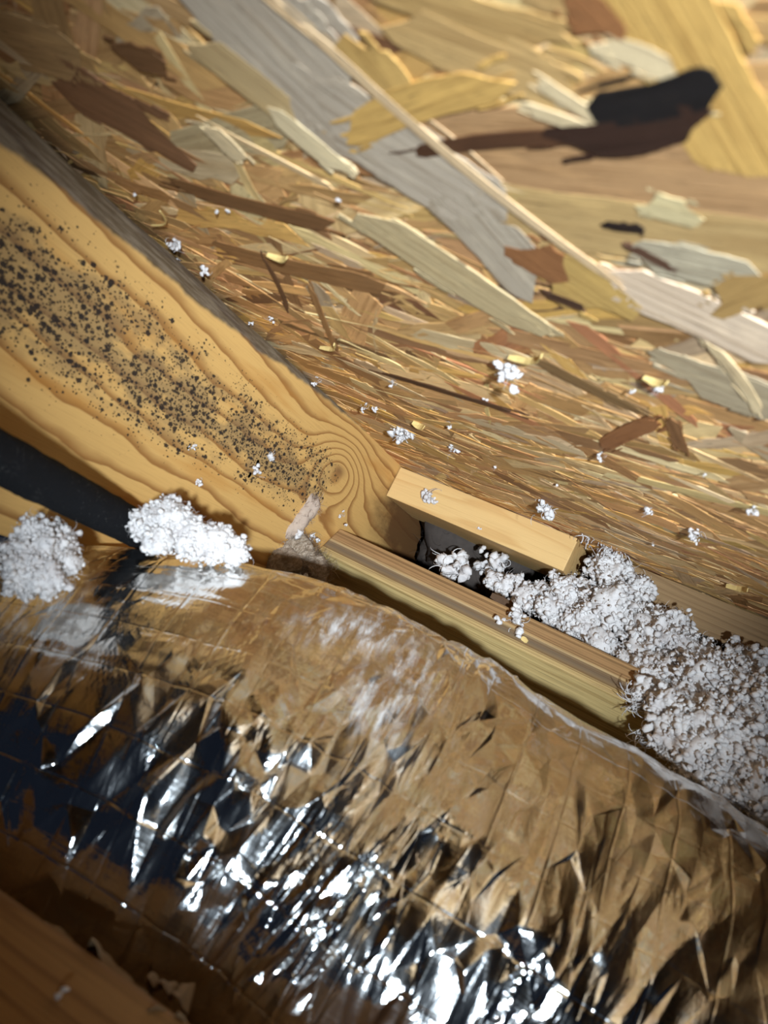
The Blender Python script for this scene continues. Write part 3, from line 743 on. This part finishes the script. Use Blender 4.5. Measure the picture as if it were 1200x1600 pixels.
tuft(452, 825, 44, 'at', 'white tuft caught on the brown batt left of the striped board', 12, .775, 8, elong=(.2, 1.))
tuft(490, 842, 20, 'at', 'small white tuft on the corner end of the striped board', 5, .79, 4)
tuft(455, 897, 46, 'at', 'white crumb tuft low on the brown batt above the duct', 12, .765, 8, elong=(.8, .3))
tuft(706, 886, 62, 'at', 'white tuft in the dark gap behind the striped board, nearer the rafter', 18, .86, 10)
tuft(770, 886, 50, 'at', 'dim white tuft in the dark gap under the pale block, second from the rafter', 16, .87, 8)

# bark chip and splinters
def chip(name, p0, p1, wd, th, mat, label, cat, bend=.15):
    p0, p1 = np.array(p0), np.array(p1); d = p1 - p0; L = np.linalg.norm(d); d /= L
    n = np.cross(d, R @ np.array([0, 0, 1.])); n /= np.linalg.norm(n); k = np.cross(d, n); V = []; m = 7
    for i in range(m):
        s = i / (m - 1); ww = wd * (.35 + .65 * math.sin(math.pi * (.12 + .76 * s))) / 2; c = p0 + d * L * s + k * bend * L * math.sin(math.pi * s)
        for sx, sz in ((1, 1), (-1, 1), (-1, -1), (1, -1)): V.append(c + n * sx * ww * rng.uniform(.8, 1.1) + k * sz * th / 2)
    F = []
    for i in range(m - 1):
        for j in range(4): a, b = i * 4 + j, i * 4 + (j + 1) % 4; F.append((a, b, b + 4, a + 4))
    F += [(3, 2, 1, 0), tuple((m - 1) * 4 + j for j in range(4))]
    return tag(recenter(name, V, F, mat), label, cat)
def dk(x, y, w): u, v = on_deck(x, y, w); return D(u, v, w)
chip('wood_splinter', dk(795, 558, .003), dk(846, 556, .006), .0045, .0008, M_CHIP, 'yellow splinter on deck beside the bright bluish tuft', 'splinter')
chip('wood_splinter', dk(1006, 590, .003), dk(1042, 598, .006), .004, .0008, M_CHIP, 'pale splinter on deck hiding a tuft, right part', 'splinter')
chip('wood_splinter', dk(500, 543, .003), dk(522, 538, .005), .004, .0008, M_CHIP, 'small yellow splinter on deck above the rafter edge', 'splinter')
chip('wood_splinter', dk(645, 660, .003), dk(662, 668, .006), .006, .0008, M_CHIP, 'yellow splinter behind the large ragged tuft', 'splinter')
chip('wood_splinter', dk(418, 398, .003), dk(448, 403, .005), .004, .0008, M_CHIP, 'whitish lifted splinter on deck below the grey strand', 'splinter')
chip('wood_splinter', dk(237, 352, .004), dk(250, 330, .006), .0015, .0008, M_CHIP, 'thin upright splinter in the gap at the rafter edge', 'splinter')
chip('wood_splinter', dk(1135, 915, .003), dk(1168, 922, .005), .006, .0008, M_CHIP, 'yellow lifted splinter on deck at the shadowed right border', 'splinter')
chip('bark_chip', at(768, 930, plate_depth(768, 930) - .002), at(812, 955, plate_depth(812, 955) - .003), .009, .002, M_BARK, 'dark bark strip on the back edge of the striped board', 'bark')
chip('wood_chip', at(815, 996, plate_depth(815, 996) - .0012), at(824, 1003, plate_depth(824, 1003) - .0012), .005, .001, M_CHIP, 'tiny pale chip on the face of the striped board', 'chip', .05)

# ------------------------------------------------------------------ brown fibreglass batt scraps
def batt(name, blobs, label, ncurl, L=.02, mat=None):
    acc = Acc()
    for x, y, d, r, sc, ang in blobs:
        V, F = ICO[3]; p = at(x, y, d); dd = 1 + .32 * fbm(V * 1.8 + p * 30, 91, 3)
        ca, sa = math.cos(ang), math.sin(ang)
        Q = V * dd[:, None] * r; lx, ly = Q[:, 0] * sc, Q[:, 1]
        Q = np.stack([ca * lx - sa * ly, sa * lx + ca * ly, Q[:, 2] * .8], 1) @ R.T + p; acc.add(Q, F)
        for _ in range(ncurl):
            k = rng.integers(len(Q)); curl(acc, Q[k], L * rng.uniform(.4, 1.2), .00022, 8)
    V, F = acc.tris(); o = recenter(name, V, F, mat or M_BATT, smooth=True)
    return tag(o, label, 'insulation')
batt('batt_scrap', [(425, 872, .76, .018, 1.5, -.3), (470, 878, .775, .016, 1., 1.2), (492, 892, .775, .014, 1., 1.5), (455, 858, .77, .016, 1.2, .2)],
     'brown fibrous batt scrap between the rafter and the striped board end', 420)
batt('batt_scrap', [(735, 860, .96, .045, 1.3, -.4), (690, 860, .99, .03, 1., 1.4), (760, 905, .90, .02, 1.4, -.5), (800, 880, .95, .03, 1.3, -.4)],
     'brown batt, darkened in colour for shade, stuffed into the gap behind the pale block', 110, .03, mat_plain('shade_darkened_batt', (.075, .058, .048), .95, 120., .8))  # grey-brown batt with the shade of the gap put into its colour

# ------------------------------------------------------------------ torn kraft paper by the joist
M_KRAFT = mat_plain('torn_kraft_paper', (.26, .16, .08), .85, 150., .6)
def scrap(name, p0, p1, wd, label, seed, mat=None, cat='paper'):
    p0, p1 = np.array(p0), np.array(p1); d = p1 - p0; L = np.linalg.norm(d); d /= L
    up = R @ np.array([.3, .75, .5]); up -= d * (up @ d); up /= np.linalg.norm(up); n = np.cross(d, up); nu, nv = 40, 12; V = []
    for i in range(nu):
        a = i / (nu - 1); hgt = wd * (.55 + .8 * abs(vnoise(np.array([[a * 9, seed, 0.]]), 5)[0])) * min(1, 8 * a + .2, 8 * (1 - a) + .2)
        for j in range(nv):
            b = j / (nv - 1); q = np.array([[a * L * 70, b * wd * 60, seed * 3.]])
            V.append(p0 + d * L * a + up * hgt * b + n * (.005 * vnoise(q, 6)[0] + .0025 * vnoise(q * 2.6, 7)[0] + .006 * b * b))
    F = [(i * nv + j, (i + 1) * nv + j, (i + 1) * nv + j + 1, i * nv + j + 1) for i in range(nu - 1) for j in range(nv - 1)]
    o = recenter(name, V, F, mat or M_KRAFT); m = o.modifiers.new('thickness', 'SOLIDIFY'); m.thickness = .0006
    return tag(o, label, cat)
scrap('paper_scrap', at(135, 1500, .325), at(345, 1650, .30), .020, 'torn brown kraft paper fringe along the joist edge below the foil', 1.)
scrap('paper_scrap', at(-20, 1385, .352), at(150, 1495, .336), .007, 'narrow pale brown paper lip along the upper left joist edge', 2.)
scrap('paper_scrap', at(240, 1560, .33), at(300, 1560, .33), .022, 'small upright paper curl standing at the right end of the joist', 3.)
tuft(85, 1572, 60, 'at', 'white smear of fibre on the upper face of the dull joist', 10, .288, 4, elong=(.6, -.6))
batt('batt_scrap', [(455, 822, .765, .011, 1.9, .85), (474, 802, .77, .010, 2.0, .95), (486, 790, .775, .006, 1.8, 1.2)],
     'pale pinkish tan batt flap leaning on the rafter above the striped board end', 160, .012, mat_plain('pale_batt', (.50, .37, .28), .95, 160., .5))
